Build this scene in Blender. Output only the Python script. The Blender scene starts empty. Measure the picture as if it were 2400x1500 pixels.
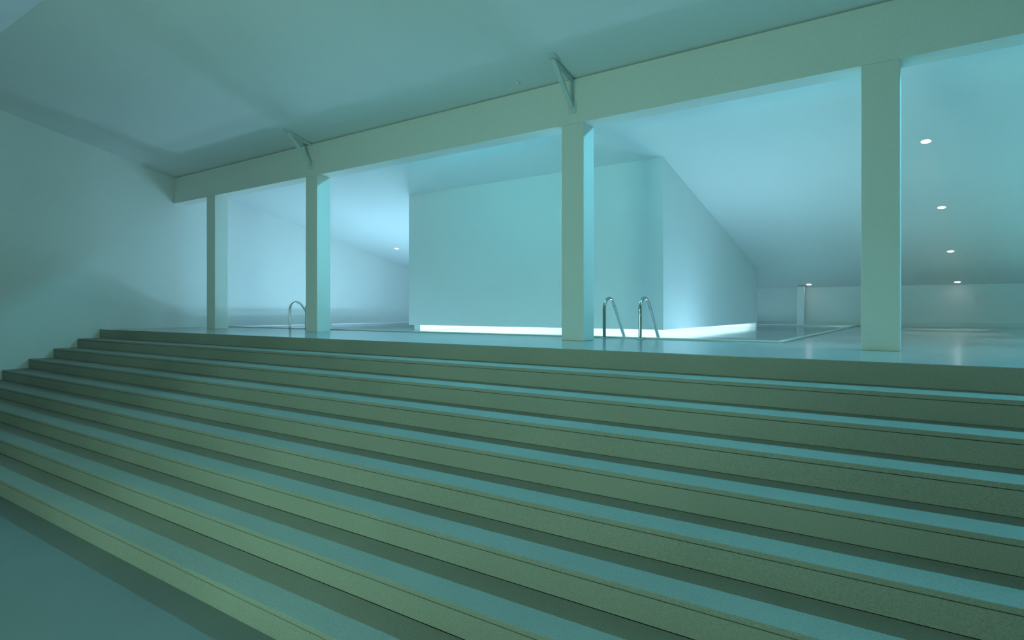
import bpy, bmesh, math
from mathutils import Vector, Matrix

# ------------------------------------------------------------------ camera, world, exposure
F_PX, YAW, HORIZON = 1412.86, 0.60643, 726.55          # fitted on the 2400 x 1500 frame
DECK = 1.44                                            # nine risers of 0.16 m
EYE = DECK + 0.3575
scene = bpy.context.scene
col = scene.collection
cam_data = bpy.data.cameras.new('camera')
cam_data.sensor_width = 36.0
cam_data.lens = F_PX / 2400 * 36
cam_data.shift_y = -(750 - HORIZON) / 2400
cam_data.clip_start = 0.05
cam = bpy.data.objects.new('camera', cam_data)
cam.location = (0, 0, EYE)
cam.rotation_euler = (math.pi / 2, 0, YAW)
col.objects.link(cam)
scene.camera = cam

world = bpy.data.worlds.new('world')
scene.world = world
world.use_nodes = True
world.node_tree.nodes['Background'].inputs[0].default_value = (0.02, 0.04, 0.045, 1)
world.node_tree.nodes['Background'].inputs[1].default_value = 0.2
scene.view_settings.view_transform = 'Standard'
scene.view_settings.look = 'None'
scene.view_settings.gamma = 1.0
scene.view_settings.use_curve_mapping = False
scene.view_settings.exposure = 0.0
scene.cycles.max_bounces = 9
scene.cycles.diffuse_bounces = 6
scene.cycles.glossy_bounces = 3
scene.cycles.transparent_max_bounces = 8
scene.cycles.volume_bounces = 1
scene.cycles.adaptive_threshold = 0.04
scene.cycles.use_light_tree = False
scene.cycles.caustics_reflective = True

POOL_LIGHT = (0.46, 0.77, 1.0)
POOL_POWER = 100.0
SHAFT_LIGHT = (0.72, 0.95, 1.0)
SHAFT_POWER = 2.1
FRONT_FILL = (0.50, 1.0, 0.77)
FRONT_POWER = 100.0
STRIP_FILL = (0.15, 0.74, 1.0)
STRIP_POWER = 225.0
SPOT_LIGHT = (1.0, 0.93, 0.62)
SPOT_POWER = 60.0

# ------------------------------------------------------------------ materials
def nodes_of(m):
    m.use_nodes = True
    return m.node_tree.nodes, m.node_tree.links, m.node_tree.nodes['Principled BSDF']

def stone(name, c1, c2, rough, scale, bump=0.0, spec=0.4, rough_var=0.0, big=0.6):
    m = bpy.data.materials.new(name)
    n, l, p = nodes_of(m)
    tc = n.new('ShaderNodeTexCoord')
    a = n.new('ShaderNodeTexNoise'); a.inputs['Scale'].default_value = scale; a.inputs['Detail'].default_value = 4
    b = n.new('ShaderNodeTexNoise'); b.inputs['Scale'].default_value = big; b.inputs['Detail'].default_value = 3
    l.new(tc.outputs['Object'], a.inputs['Vector']); l.new(tc.outputs['Object'], b.inputs['Vector'])
    mx = n.new('ShaderNodeMath'); mx.operation = 'ADD'
    s1 = n.new('ShaderNodeMath'); s1.operation = 'MULTIPLY'; s1.inputs[1].default_value = 0.6
    s2 = n.new('ShaderNodeMath'); s2.operation = 'MULTIPLY'; s2.inputs[1].default_value = 0.4
    l.new(a.outputs['Fac'], s1.inputs[0]); l.new(b.outputs['Fac'], s2.inputs[0])
    l.new(s1.outputs[0], mx.inputs[0]); l.new(s2.outputs[0], mx.inputs[1])
    r = n.new('ShaderNodeValToRGB')
    r.color_ramp.elements[0].position = 0.36; r.color_ramp.elements[0].color = (*c1, 1)
    r.color_ramp.elements[1].position = 0.64; r.color_ramp.elements[1].color = (*c2, 1)
    l.new(mx.outputs[0], r.inputs['Fac']); l.new(r.outputs['Color'], p.inputs['Base Color'])
    p.inputs['Roughness'].default_value = rough
    p.inputs['Specular IOR Level'].default_value = spec
    if rough_var:
        mr = n.new('ShaderNodeMapRange'); mr.inputs['To Min'].default_value = rough - rough_var
        mr.inputs['To Max'].default_value = rough + rough_var
        l.new(b.outputs['Fac'], mr.inputs['Value']); l.new(mr.outputs[0], p.inputs['Roughness'])
    if bump:
        bp = n.new('ShaderNodeBump'); bp.inputs['Strength'].default_value = bump; bp.inputs['Distance'].default_value = 0.004
        l.new(a.outputs['Fac'], bp.inputs['Height']); l.new(bp.outputs['Normal'], p.inputs['Normal'])
    return m

def emitter(name, color, strength):
    m = bpy.data.materials.new(name)
    n, l, p = nodes_of(m)
    p.inputs['Base Color'].default_value = (0.8, 0.8, 0.8, 1)
    p.inputs['Emission Color'].default_value = (*color, 1)
    p.inputs['Emission Strength'].default_value = strength
    return m

def metal(name, color, rough):
    m = bpy.data.materials.new(name)
    n, l, p = nodes_of(m)
    nz = n.new('ShaderNodeTexNoise'); nz.inputs['Scale'].default_value = 40
    mr = n.new('ShaderNodeMapRange'); mr.inputs['To Min'].default_value = rough * 0.8; mr.inputs['To Max'].default_value = rough * 1.25
    l.new(nz.outputs['Fac'], mr.inputs['Value']); l.new(mr.outputs[0], p.inputs['Roughness'])
    p.inputs['Base Color'].default_value = (*color, 1)
    p.inputs['Metallic'].default_value = 1.0
    return m

def water_material():
    m = bpy.data.materials.new('pool_water')
    n, l, p = nodes_of(m)
    n.remove(p)
    out = n['Material Output']
    fr = n.new('ShaderNodeFresnel'); fr.inputs['IOR'].default_value = 1.33
    gl = n.new('ShaderNodeBsdfGlossy'); gl.inputs['Roughness'].default_value = 0.07
    tr = n.new('ShaderNodeBsdfTransparent'); tr.inputs['Color'].default_value = (0.88, 0.97, 0.99, 1)
    mix = n.new('ShaderNodeMixShader')
    tc = n.new('ShaderNodeTexCoord')
    nz = n.new('ShaderNodeTexNoise'); nz.inputs['Scale'].default_value = 1.6; nz.inputs['Detail'].default_value = 2
    bp = n.new('ShaderNodeBump'); bp.inputs['Strength'].default_value = 0.05; bp.inputs['Distance'].default_value = 0.02
    l.new(tc.outputs['Object'], nz.inputs['Vector']); l.new(nz.outputs['Fac'], bp.inputs['Height'])
    l.new(bp.outputs['Normal'], gl.inputs['Normal']); l.new(bp.outputs['Normal'], fr.inputs['Normal'])
    l.new(fr.outputs[0], mix.inputs[0]); l.new(tr.outputs[0], mix.inputs[1]); l.new(gl.outputs[0], mix.inputs[2])
    l.new(mix.outputs[0], out.inputs['Surface'])
    return m

M = {}
M['plaster'] = stone('white_plaster', (0.74, 0.75, 0.73), (0.80, 0.80, 0.78), 0.85, 90, 0.15, 0.2)
M['ceiling'] = stone('ceiling_plaster', (0.74, 0.75, 0.74), (0.79, 0.80, 0.79), 0.9, 110, 0.12, 0.15)
M['concrete'] = stone('painted_concrete', (0.74, 0.74, 0.69), (0.79, 0.79, 0.74), 0.8, 70, 0.15, 0.2)
M['stair'] = stone('grey_stair_stone', (0.24, 0.245, 0.205), (0.36, 0.365, 0.305), 0.62, 160, 0.2, 0.3)
M['floor'] = stone('grey_floor_stone', (0.15, 0.17, 0.17), (0.20, 0.235, 0.225), 0.5, 120, 0.1, 0.35)
M['deck'] = stone('pool_deck_stone', (0.32, 0.35, 0.345), (0.38, 0.41, 0.405), 0.17, 60, 0.015, 0.6, 0.03)
M['coping'] = stone('coping_stone', (0.60, 0.62, 0.58), (0.70, 0.72, 0.67), 0.35, 60, 0.05, 0.5)
M['pool'] = stone('pool_lining', (0.62, 0.74, 0.76), (0.70, 0.80, 0.82), 0.5, 30)
M['steel'] = metal('brushed_steel', (0.42, 0.45, 0.40), 0.18)
M['painted_steel'] = stone('painted_steel', (0.60, 0.66, 0.64), (0.66, 0.72, 0.70), 0.45, 60)
M['ring'] = stone('white_enamel', (0.76, 0.77, 0.76), (0.80, 0.81, 0.80), 0.4, 80)
M['groove'] = stone('dark_joint', (0.13, 0.13, 0.11), (0.18, 0.18, 0.15), 0.9, 80)
M['water'] = water_material()
M['added_pool_lamp'] = emitter('added_underwater_lamp_glass', POOL_LIGHT, 2.0)
M['shaft_lamp'] = emitter('light_shaft_glass', SHAFT_LIGHT, 2.0)
M['front_fill'] = emitter('fill_lamp_diffuser', FRONT_FILL, 2.0)
M['strip_fill'] = emitter('fill_strip_diffuser', STRIP_FILL, 2.0)
M['bulb'] = emitter('downlight_lens', (0.95, 1.0, 0.95), 14.0)

for k in ('bulb', 'added_pool_lamp', 'shaft_lamp', 'front_fill', 'strip_fill'): M[k].cycles.emission_sampling = 'NONE'

# ------------------------------------------------------------------ mesh helpers
def mesh_object(name, bm, mat, parent=None, smooth=False):
    bmesh.ops.recalc_face_normals(bm, faces=bm.faces)
    me = bpy.data.meshes.new(name)
    bm.to_mesh(me); bm.free()
    if smooth:
        for p in me.polygons: p.use_smooth = True
    me.materials.append(M[mat])
    o = bpy.data.objects.new(name, me)
    col.objects.link(o)
    if parent is not None: o.parent = parent
    return o

def add_box(bm, x0, x1, y0, y1, z0, z1):
    v = [bm.verts.new((x, y, z)) for x in (x0, x1) for y in (y0, y1) for z in (z0, z1)]
    for f in ((0, 1, 3, 2), (4, 6, 7, 5), (0, 4, 5, 1), (2, 3, 7, 6), (0, 2, 6, 4), (1, 5, 7, 3)):
        bm.faces.new([v[i] for i in f])

def add_prism(bm, prof, x0, x1):
    """profile of (y, z) points pulled along x"""
    a = [bm.verts.new((x0, y, z)) for y, z in prof]
    b = [bm.verts.new((x1, y, z)) for y, z in prof]
    n = len(prof)
    bm.faces.new(a); bm.faces.new(b[::-1])
    for i in range(n): bm.faces.new((a[i], b[i], b[(i + 1) % n], a[(i + 1) % n]))

def add_tube(bm, pts, r, seg=14):
    rings = []
    pts = [Vector(p) for p in pts]
    for i, p in enumerate(pts):
        t = (pts[min(i + 1, len(pts) - 1)] - pts[max(i - 1, 0)]).normalized()
        up = Vector((1, 0, 0)) if abs(t.x) < 0.9 else Vector((0, 0, 1))
        a = t.cross(up).normalized(); b = t.cross(a)
        rings.append([bm.verts.new(p + r * (math.cos(2 * math.pi * k / seg) * a + math.sin(2 * math.pi * k / seg) * b)) for k in range(seg)])
    for i in range(len(rings) - 1):
        for k in range(seg):
            bm.faces.new((rings[i][k], rings[i][(k + 1) % seg], rings[i + 1][(k + 1) % seg], rings[i + 1][k]))
    bm.faces.new(rings[0]); bm.faces.new(rings[-1][::-1])

def add_lathe(bm, prof, seg=28, mtx=None, closed=False):
    """(radius, z) profile turned round z"""
    mtx = mtx or Matrix()
    rings = []
    for r, z in prof:
        if r < 1e-6: rings.append([bm.verts.new(mtx @ Vector((0, 0, z)))])
        else: rings.append([bm.verts.new(mtx @ Vector((r * math.cos(2 * math.pi * k / seg), r * math.sin(2 * math.pi * k / seg), z))) for k in range(seg)])
    m = len(rings)
    for i in range(m if closed else m - 1):
        A, B = rings[i], rings[(i + 1) % m]
        for k in range(seg):
            a = [A[0]] if len(A) == 1 else [A[k], A[(k + 1) % seg]]
            b = [B[0]] if len(B) == 1 else [B[(k + 1) % seg], B[k]]
            if len(a) + len(b) > 2: bm.faces.new(a + b)

def bevel(o, w, seg=2):
    m = o.modifiers.new('bevel', 'BEVEL'); m.width = w; m.segments = seg; m.limit_method = 'ANGLE'
    return o

def box(name, mat, dims, parent=None, bev=0):
    bm = bmesh.new(); add_box(bm, *dims)
    o = mesh_object(name, bm, mat, parent)
    if bev: bevel(o, bev)
    return o

def prism(name, mat, prof, x0, x1, parent=None):
    bm = bmesh.new(); add_prism(bm, prof, x0, x1)
    return mesh_object(name, bm, mat, parent)

def empty(name, loc=(0, 0, 0)):
    o = bpy.data.objects.new(name, None)
    o.empty_display_size = 0.2; o.location = loc
    col.objects.link(o)
    return o

def area_lamp(parent, loc, direction, sx, sy, color, radiance, shape='RECTANGLE', world_space=False):
    """area light that gives off the lamp's own light just in front of its glass"""
    ld = bpy.data.lights.new('lamp_glow', 'AREA'); ld.shape = shape; ld.size = sx; ld.size_y = sy
    area = sx * sy * (math.pi / 4 if shape == 'DISK' else 1)
    ld.color = color; ld.energy = radiance * area * math.pi
    o = bpy.data.objects.new('lamp_glow', ld); col.objects.link(o); o.parent = parent
    if world_space: o.matrix_parent_inverse = Matrix.Translation(-Vector(parent.location))
    o.location = loc
    o.rotation_euler = Vector(direction).to_track_quat('-Z', 'Y').to_euler()
    return o

def tag(o, label, category=None, group=None, kind=None):
    o['label'] = label
    if category: o['category'] = category
    if group: o['group'] = group
    if kind: o['kind'] = kind
    return o

def copy_tree(o, parent=None):
    c = o.copy(); col.objects.link(c)
    if parent is not None: c.parent = parent
    for ch in list(o.children): copy_tree(ch, c)
    return c

# ------------------------------------------------------------------ main dimensions
XL, XR = -12.695, 8.0                      # side walls
Y_BEAM, BEAM_D = 6.18, 0.26
Y_FAR, Y_NEAR = 16.0, -2.7
Y_EDGE, TREAD, RISER = 4.845, 0.36, 0.16   # deck edge, step sizes
SLOPE = -0.2205
Y_FOLD = 2.575                             # the ceiling folds down again towards the back wall here
def ceil_z(y): return EYE + 2.707 + SLOPE * (y - Y_BEAM)
Z_FOLD = ceil_z(Y_FOLD)
Z_NEAR = Z_FOLD - 2.1
BEAM_Z = EYE + 2.173
PX0, PX1, PY0, PY1 = -12.1, -1.38, 7.12, 15.6   # pool opening
WATER = DECK - 0.02
BX0, BX1, BY0, BY1 = -8.26, -3.175, 8.42, 14.2  # hanging box
BZ = DECK + 0.07

# ------------------------------------------------------------------ the setting
under = [(Y_NEAR, Z_NEAR), (Y_FOLD, Z_FOLD), (Y_FAR, ceil_z(Y_FAR))]
upper = [(Y_NEAR, Z_NEAR + 0.25), (Y_FOLD, Z_FOLD + 0.25), (Y_FAR, ceil_z(Y_FAR) + 0.25)]
tag(prism('ceiling', 'ceiling', under + upper[::-1], XL, XR),
    'pale ceiling sloping down into the pool hall', kind='structure')
side = [(Y_NEAR, 0)] + under + [(Y_FAR, 0)]
tag(prism('wall_left', 'plaster', side, XL - 0.25, XL), 'white plaster wall beside the steps, running on past the beam', kind='structure')
tag(prism('wall_right', 'plaster', side, XR, XR + 0.25), 'white plaster wall closing the right side', kind='structure')
tag(box('wall_front', 'plaster', (XL, XR, Y_FAR, Y_FAR + 0.25, 0, ceil_z(Y_FAR))), 'low far wall of the pool hall under the ceiling edge', kind='structure')
tag(box('wall_back', 'plaster', (XL, XR, Y_NEAR - 0.25, Y_NEAR, 0, Z_NEAR)), 'plaster wall closing the lower room', kind='structure')
tag(box('floor', 'floor', (XL, XR, Y_NEAR, Y_EDGE - 8 * TREAD + 0.05, -0.2, 0.0)), 'dark grey stone floor at the foot of the steps', kind='structure')
tag(box('baseboard_front', 'coping', (XL, XR, Y_FAR - 0.08, Y_FAR, DECK, DECK + 0.08)), 'low kerb along the foot of the far wall', kind='structure')

# deck with the pool opening
bm = bmesh.new()
for d in ((XL, XR, Y_EDGE, PY0), (XL, XR, PY1, Y_FAR), (XL, PX0, PY0, PY1), (PX1, XR, PY0, PY1)):
    add_box(bm, *d, DECK - 0.15, DECK)
bmesh.ops.remove_doubles(bm, verts=bm.verts, dist=1e-4)
tag(mesh_object('floor_deck', bm, 'deck'), 'glossy wet stone deck around the pool above the steps', kind='structure')

# pool
pool = tag(empty('swimming_pool', ((PX0 + PX1) / 2, (PY0 + PY1) / 2, 0)), 'sunken swimming pool with pale stone rim set in the deck', 'pool')
def local(o, root):
    o.matrix_parent_inverse = Matrix.Translation(-Vector(root.location))
    return o
bm = bmesh.new(); t = 0.15; zb = 0.24
add_box(bm, PX0 - t, PX1 + t, PY0 - t, PY1 + t, zb - 0.2, zb)
for d in ((PX0 - t, PX1 + t, PY0 - t, PY0), (PX0 - t, PX1 + t, PY1, PY1 + t), (PX0 - t, PX0, PY0, PY1), (PX1, PX1 + t, PY0, PY1)):
    add_box(bm, *d, zb, DECK - 0.151)
local(mesh_object('basin', bm, 'pool', pool), pool)
rim = 0.07
for d in ((PX0 - rim, PX1 + rim, PY0 - rim, PY0), (PX0 - rim, PX1 + rim, PY1, PY1 + rim), (PX0 - rim, PX0, PY0, PY1), (PX1, PX1 + rim, PY0, PY1)):
    local(box('coping', 'coping', (*d, DECK + 0.0005, DECK + 0.018), pool, 0.004), pool)
LAMPS = [(x, 9.6) for x in (-10.5, -9.2)] + [(x, 10.9) for x in (-10.4, -9.2)] + [(x, 9.6) for x in (-2.75, -1.8)]  # unseen underwater lamps added for brightness, placed from the beam's upward shadow
lamp0 = None
for x, y in LAMPS:
    bm = bmesh.new()
    add_lathe(bm, [(0, 0.03), (0.16, 0.03), (0.16, 0.0)], 12)
    if lamp0 is None:
        lamp0 = mesh_object('added_underwater_lamp', bm, 'added_pool_lamp', pool)
        o = lamp0
    else:
        bm.free(); o = lamp0.copy(); col.objects.link(o); o.parent = pool
    o.matrix_parent_inverse = Matrix.Translation(-Vector(pool.location)); o.location = (x, y, zb + 0.11); o.rotation_euler = (math.asin(0.6), 0, 0)
    area_lamp(pool, (x, y - 0.022, zb + 0.14), (0, -0.6, 0.8), 0.32, 0.32, POOL_LIGHT, POOL_POWER * (1.12 if x < -6 else 0.85), 'DISK', True)
bm = bmesh.new()
v = [bm.verts.new(p) for p in ((PX0, PY0, WATER), (PX1, PY0, WATER), (PX1, PY1, WATER), (PX0, PY1, WATER))]
bm.faces.new(v)
tag(mesh_object('pool_water', bm, 'water'), 'still blue water filling the pool', 'water', kind='stuff')

# ------------------------------------------------------------------ staircase
SX0, SX1 = XL + 0.002, XR - 0.002
stairs = tag(empty('staircase', (XL + 0.1, Y_EDGE - 8 * TREAD, 0)), 'wide flight of grey stone steps rising to the pool deck', 'stairs')
core = [(Y_EDGE - 8 * TREAD + 0.02, 0.0)]
for k in range(8, -1, -1):
    core.append((Y_EDGE - k * TREAD + 0.02, DECK - k * RISER - 0.031 if k else DECK - 0.155))
    if k: core.append((Y_EDGE - (k - 1) * TREAD + 0.02, DECK - k * RISER - 0.031))
core += [(Y_EDGE + 0.6, DECK - 0.155), (Y_EDGE + 0.6, 0.0)]
local(prism('stair_base', 'groove', core, SX0, SX1, stairs), stairs)
for k in range(9):
    y = Y_EDGE - k * TREAD; z = DECK - k * RISER
    if k:
        bm = bmesh.new(); add_box(bm, SX0, SX1, y, y + TREAD - 0.0005, z - 0.030, z)
        local(bevel(mesh_object('tread', bm, 'stair', stairs), 0.005), stairs)
    bm = bmesh.new(); add_box(bm, SX0, SX1, y + (0.0015 if k else -0.002), y + 0.019, z - RISER + 0.0005, z - (0.0325 if k else 0.006))
    local(mesh_object('riser', bm, 'stair', stairs), stairs)

# ------------------------------------------------------------------ beam, columns, brackets
prism('beam', 'concrete', [(Y_BEAM, BEAM_Z), (Y_BEAM + BEAM_D, BEAM_Z), (Y_BEAM + BEAM_D, ceil_z(Y_BEAM + BEAM_D)),
    (Y_BEAM + 0.06, ceil_z(Y_BEAM + 0.06)), (Y_BEAM + 0.06, ceil_z(Y_BEAM) - 0.022), (Y_BEAM, ceil_z(Y_BEAM) - 0.022)], XL, XR)   # thin shadow gap under the ceiling
tag(bpy.data.objects['beam'], 'long deep concrete beam carried by the columns under the ceiling', 'beam')
CW = 0.292
COLS = [(-11.436, 'slim far column nearest the left wall'), (-8.393, 'column with the low ladder rail at its foot'),
        (-3.574, 'column left of the pair of ladder rails, before the hanging box'), (-0.505, 'broad nearest column at the right beside the row of downlights')]
for x, lab in COLS:
    root = tag(empty('column', (x + CW / 2, Y_BEAM + BEAM_D / 2, DECK)), lab, 'column', 'columns under the beam')
    bm = bmesh.new(); add_box(bm, -CW / 2, CW / 2, -BEAM_D / 2, BEAM_D / 2, 0, BEAM_Z - DECK)
    root_mesh = bevel(mesh_object('shaft', bm, 'concrete', root), 0.006)

for x, lab in ((-8.247, 'thin diagonal roof bracket above the column by the left ladder'), (-3.428, 'large diagonal roof bracket above the middle column')):
    b = tag(empty('roof_bracket', (x, Y_BEAM, EYE + 2.36)), lab, 'bracket', 'roof brackets on the beam')
    top = Vector((0, 5.745 - Y_BEAM, ceil_z(5.745) - 0.03 - EYE - 2.36)); foot = Vector((0, -0.02, 0.0))
    d = top - foot; ln = d.length
    bm = bmesh.new(); add_box(bm, -0.028, 0.028, -0.02, 0.02, 0, ln)
    s = mesh_object('strut', bm, 'painted_steel', b); bevel(s, 0.008)
    s.location = foot; s.rotation_euler = d.to_track_quat('Z', 'Y').to_euler()
    e = Vector((0, -0.003, ceil_z(Y_BEAM) - 0.035 - EYE - 2.36))
    d2 = e - top; bm = bmesh.new(); add_box(bm, -0.018, 0.018, -0.012, 0.012, 0, d2.length)
    s = mesh_object('ceiling_bar', bm, 'painted_steel', b); bevel(s, 0.004)
    s.location = top; s.rotation_euler = d2.to_track_quat('Z', 'Y').to_euler()
    bm = bmesh.new(); add_box(bm, -0.05, 0.05, -0.012, 0, -0.07, 0.07)
    bevel(mesh_object('wall_plate', bm, 'painted_steel', b), 0.004)
    bm = bmesh.new(); add_box(bm, -0.05, 0.05, -0.07, 0.07, 0, 0.012)
    s = mesh_object('ceiling_plate', bm, 'painted_steel', b); bevel(s, 0.004)
    s.location = (0, 5.745 - Y_BEAM, ceil_z(5.745) - 0.014 - EYE - 2.36); s.rotation_euler = (math.atan(SLOPE), 0, 0)

# ------------------------------------------------------------------ hanging box over the pool (open light shaft)
hb = tag(empty('hanging_box', ((BX0 + BX1) / 2, (BY0 + BY1) / 2, BZ)), 'huge plain plaster box hanging from the ceiling just above the water', 'box')
tw = 0.15
def wall_prof(y0, y1, z=BZ): return [(y0, z), (y1, z), (y1, ceil_z(y1)), (y0, ceil_z(y0))]
for args in ((wall_prof(BY0, BY0 + tw), BX0, BX1), (wall_prof(BY1 - tw, BY1, WATER - 0.25), BX0, BX1),
             (wall_prof(BY0 + tw, BY1 - tw, WATER - 0.25), BX0, BX0 + tw), (wall_prof(BY0 + tw, BY1 - tw), BX1 - tw, BX1)):
    local(prism('panel', 'plaster', *args, hb), hb)
y0, y1 = BY0 + tw + 0.1, BY1 - tw - 0.1
bm = bmesh.new(); add_prism(bm, [(y0, ceil_z(y0) - 0.03), (y1, ceil_z(y1) - 0.03), (y1, ceil_z(y1) - 0.005), (y0, ceil_z(y0) - 0.005)], BX0 + tw + 0.1, BX1 - tw - 0.1)
local(mesh_object('light_panel', bm, 'shaft_lamp', hb), hb)
yc = (y0 + y1) / 2
area_lamp(hb, ((BX0 + BX1) / 2, yc, ceil_z(yc) - 0.035), (0, SLOPE, -1), BX1 - BX0 - 2 * tw - 0.2, y1 - y0, SHAFT_LIGHT, SHAFT_POWER, 'RECTANGLE', True)

# pillar against the far wall
tag(bevel(box('pillar', 'plaster', (-2.62, -2.46, Y_FAR - 0.30, Y_FAR - 0.082, DECK, ceil_z(Y_FAR - 0.08) - 0.002)), 0.004),
    'narrow pillar standing against the far wall right of the box', 'pillar')

# ------------------------------------------------------------------ pool ladders
prof = [(7.0, 0.0), (7.0, 0.15), (7.0, 0.30), (6.998, 0.37), (7.01, 0.425), (7.045, 0.472), (7.095, 0.500), (7.15, 0.508), (7.205, 0.492),
        (7.255, 0.455), (7.30, 0.40), (7.36, 0.32), (7.46, 0.19), (7.56, 0.06), (7.60, 0.0), (7.615, -0.06), (7.62, -0.2), (7.62, -0.9)]
def smooth_path(p, n=4):
    out = []
    for i in range(len(p) - 1):
        a, b, c, d = p[max(i - 1, 0)], p[i], p[i + 1], p[min(i + 2, len(p) - 1)]
        for k in range(n):
            t = k / n
            out.append(tuple(0.5 * (2 * b[j] + (c[j] - a[j]) * t + (2 * a[j] - 5 * b[j] + 4 * c[j] - d[j]) * t * t + (3 * b[j] - a[j] - 3 * c[j] + d[j]) * t ** 3) for j in (0, 1)))
    return out + [p[-1]]
path = smooth_path(prof)
def ladder(x, label):
    root = tag(empty('pool_ladder', (x, 7.0, DECK)), label, 'ladder', 'steel pool ladders')
    for dx in (0, 0.485):
        bm = bmesh.new(); add_tube(bm, [(dx, y - 7.0, z) for y, z in path], 0.021)
        r = mesh_object('handrail', bm, 'steel', root, True)
        bm = bmesh.new(); add_lathe(bm, [(0.022, 0.0), (0.045, 0.0), (0.045, 0.008), (0.030, 0.016), (0.022, 0.016)], 20, Matrix.Translation((dx, 0, 0)), True)
        mesh_object('flange', bm, 'steel', r, True)
    for z in (-0.3, -0.55, -0.8):
        bm = bmesh.new(); add_box(bm, 0.02, 0.465, 0.58, 0.66, z, z + 0.03)
        bevel(mesh_object('rung', bm, 'steel', root), 0.006)
ladder(-3.42, 'pair of curved steel ladder rails in front of the hanging box')
ladder(-9.98, 'curved steel ladder rail half hidden by the second column')

# ------------------------------------------------------------------ downlights in the ceiling
def downlight(x, y, label, beam=True, color=SPOT_LIGHT, power=SPOT_POWER, cone=58):
    root = tag(empty('downlight', (x, y, ceil_z(y))), label, 'downlight', 'round downlights in the sloping ceiling')
    root.rotation_euler = (math.atan(SLOPE), 0, 0)
    bm = bmesh.new(); add_lathe(bm, [(0.052, 0.0), (0.066, 0.0), (0.066, -0.006), (0.056, -0.012), (0.052, -0.010)], 24, None, True)
    mesh_object('trim_ring', bm, 'ring', root, True)
    bm = bmesh.new(); add_lathe(bm, [(0, -0.004), (0.052, -0.004), (0.052, -0.009), (0.03, -0.016), (0, -0.018)], 24)
    mesh_object('lens', bm, 'bulb', root, True)
    if beam:
        ld = bpy.data.lights.new('downlight_beam', 'SPOT'); ld.energy = power; ld.color = color
        ld.spot_size = math.radians(cone); ld.spot_blend = 0.6; ld.shadow_soft_size = 0.05
        lo = bpy.data.objects.new('downlight_beam', ld); col.objects.link(lo); lo.parent = root
        lo.location = (0, 0, -0.03); lo.rotation_euler = (-math.atan(SLOPE), 0, 0)
downlight(0.145, 11.313, 'second downlight from the top in the right-hand row')
downlight(-0.043, 9.006, 'highest and largest downlight at the right')
downlight(0.307, 13.574, 'third downlight down in the right-hand row')
downlight(0.472, 15.75, 'lowest downlight of the right-hand row, just above the far wall', False)
downlight(-0.15, 6.75, 'downlight hidden behind the beam above the right end of the deck')
downlight(-2.351, 15.69, 'single downlight over the narrow far pillar', False)
downlight(-11.402, 11.179, 'single downlight left of the hanging box', False)

for y, lab in ((9.0, 'added cool fill downlight outside the right-hand row, nearest the beam'), (11.3, 'added cool fill downlight outside the right-hand row, half way back'), (13.6, 'added cool fill downlight outside the right-hand row, nearest the far wall')):
    downlight(3.4, y, lab, True, (0.30, 0.90, 1.0), 950.0, 105)  # extra row added out of view to brighten the right of the hall

bm = bmesh.new(); add_lathe(bm, [(0, 0), (0.028, 0), (0.026, -0.012), (0.016, -0.020), (0, -0.021)], 20)
o = mesh_object('ceiling_sensor', bm, 'ring', None, True)
o.location = (-4.087, 6.01, ceil_z(6.01)); o.rotation_euler = (math.atan(SLOPE), 0, 0)
tag(o, 'tiny white sensor on the ceiling close above the beam', 'sensor')

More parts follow.
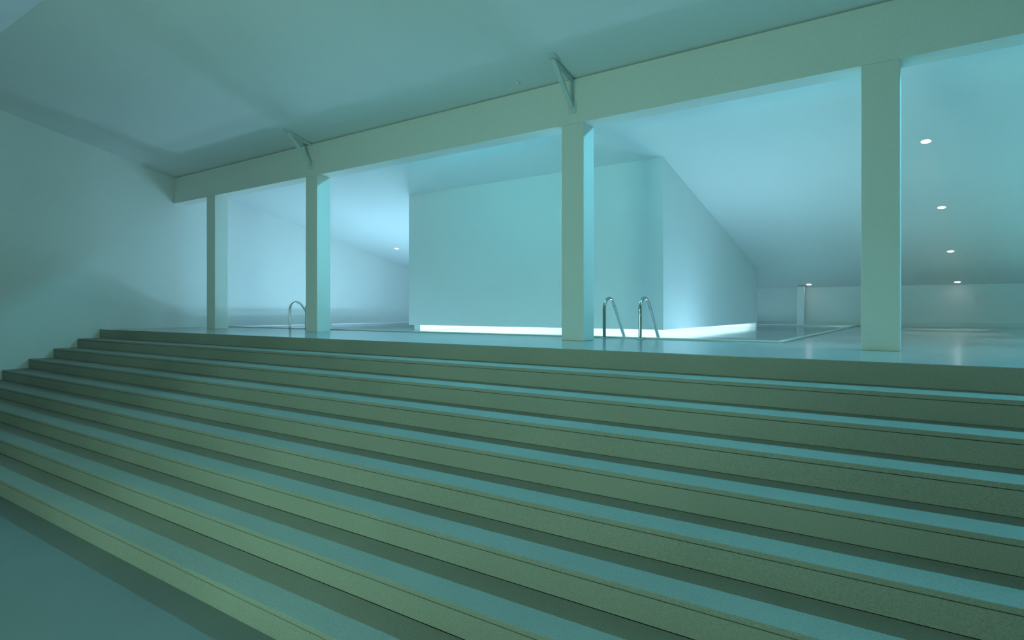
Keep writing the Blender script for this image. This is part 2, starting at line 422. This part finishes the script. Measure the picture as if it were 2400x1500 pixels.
# ------------------------------------------------------------------ unseen linear lamps added behind the beam to light the treads
for x0, x1, lab in ((-6.5, -5.4, 'added unseen cool fill lamp behind the beam, first from the left ladder'), (-5.3, -4.2, 'added unseen cool fill lamp behind the beam left of the middle bracket'),
                    (-2.0, -0.8, 'added unseen cool fill lamp behind the beam above the right pool corner'), (0.9, 2.5, 'added unseen cool fill lamp behind the beam right of the nearest column'),
                    (2.8, 4.8, 'added unseen cool fill lamp behind the beam at its right end')):
    y = 6.93
    root = tag(empty('added_fill_strip', ((x0 + x1) / 2, y, ceil_z(y))), lab, 'lamp', 'added fill lamps behind the beam')
    h = (x1 - x0) / 2
    # wedge housing under the ceiling whose glass looks towards the steps
    a0, a1 = (-0.030, -0.012), (-0.004, -0.072)
    zc = lambda yy: SLOPE * yy - 0.001
    bm = bmesh.new(); add_prism(bm, [(-0.030, zc(-0.030)), a0, a1, (0.05, -0.072), (0.05, zc(0.05))], -h, h)
    mesh_object('housing', bm, 'ring', root)
    n = Vector((0, -0.06, -0.026)).normalized() * 0.002
    bm = bmesh.new()
    add_prism(bm, [(a0[0] + n.y, a0[1] + n.z), (a1[0] + n.y, a1[1] + n.z), (a1[0] + n.y * 2, a1[1] + n.z * 2), (a0[0] + n.y * 2, a0[1] + n.z * 2)], -h + 0.01, h - 0.01)
    mesh_object('glass', bm, 'strip_fill', root)
    area_lamp(root, ((0, (a0[0] + a1[0]) / 2 + n.y * 3, (a0[1] + a1[1]) / 2 + n.z * 3)), n, 2 * h - 0.02, 0.065, STRIP_FILL, STRIP_POWER)

# ------------------------------------------------------------------ fill lamp added behind the camera to brighten the lower room
for x in (-3.4,):
    w = tag(empty('added_fill_lamp', (x, Y_NEAR, 1.75)), 'added greenish fill lamp on the unseen back wall of the lower room', 'lamp')
    bm = bmesh.new(); add_box(bm, -0.9, 0.9, 0, 0.06, -0.16, 0.16); bevel(mesh_object('housing', bm, 'ring', w), 0.01)
    bm = bmesh.new(); add_box(bm, -0.86, 0.86, 0.061, 0.085, -0.13, 0.13); bevel(mesh_object('diffuser', bm, 'front_fill', w), 0.008)
    area_lamp(w, (0, 0.09, 0), (0, 1, 0), 1.72, 0.26, FRONT_FILL, FRONT_POWER)

# ------------------------------------------------------------------ haze in the air of the hall
m = bpy.data.materials.new('hall_haze'); m.use_nodes = True
nt = m.node_tree; nt.nodes.remove(nt.nodes['Principled BSDF'])
vs = nt.nodes.new('ShaderNodeVolumeScatter'); vs.inputs['Color'].default_value = (0.92, 0.97, 1.0, 1); vs.inputs['Density'].default_value = 0.02
nt.links.new(vs.outputs[0], nt.nodes['Material Output'].inputs['Volume'])
M['haze'] = m
ya, yb = Y_BEAM + BEAM_D + 0.01, Y_FAR - 0.32
tag(prism('hall_haze', 'haze', [(ya, DECK + 0.03), (yb, DECK + 0.03), (yb, ceil_z(yb) - 0.08), (ya, ceil_z(ya) - 0.08)], XL + 0.02, XR - 0.02),
    'thin blue haze hanging in the pool hall behind the columns', 'haze', kind='stuff')
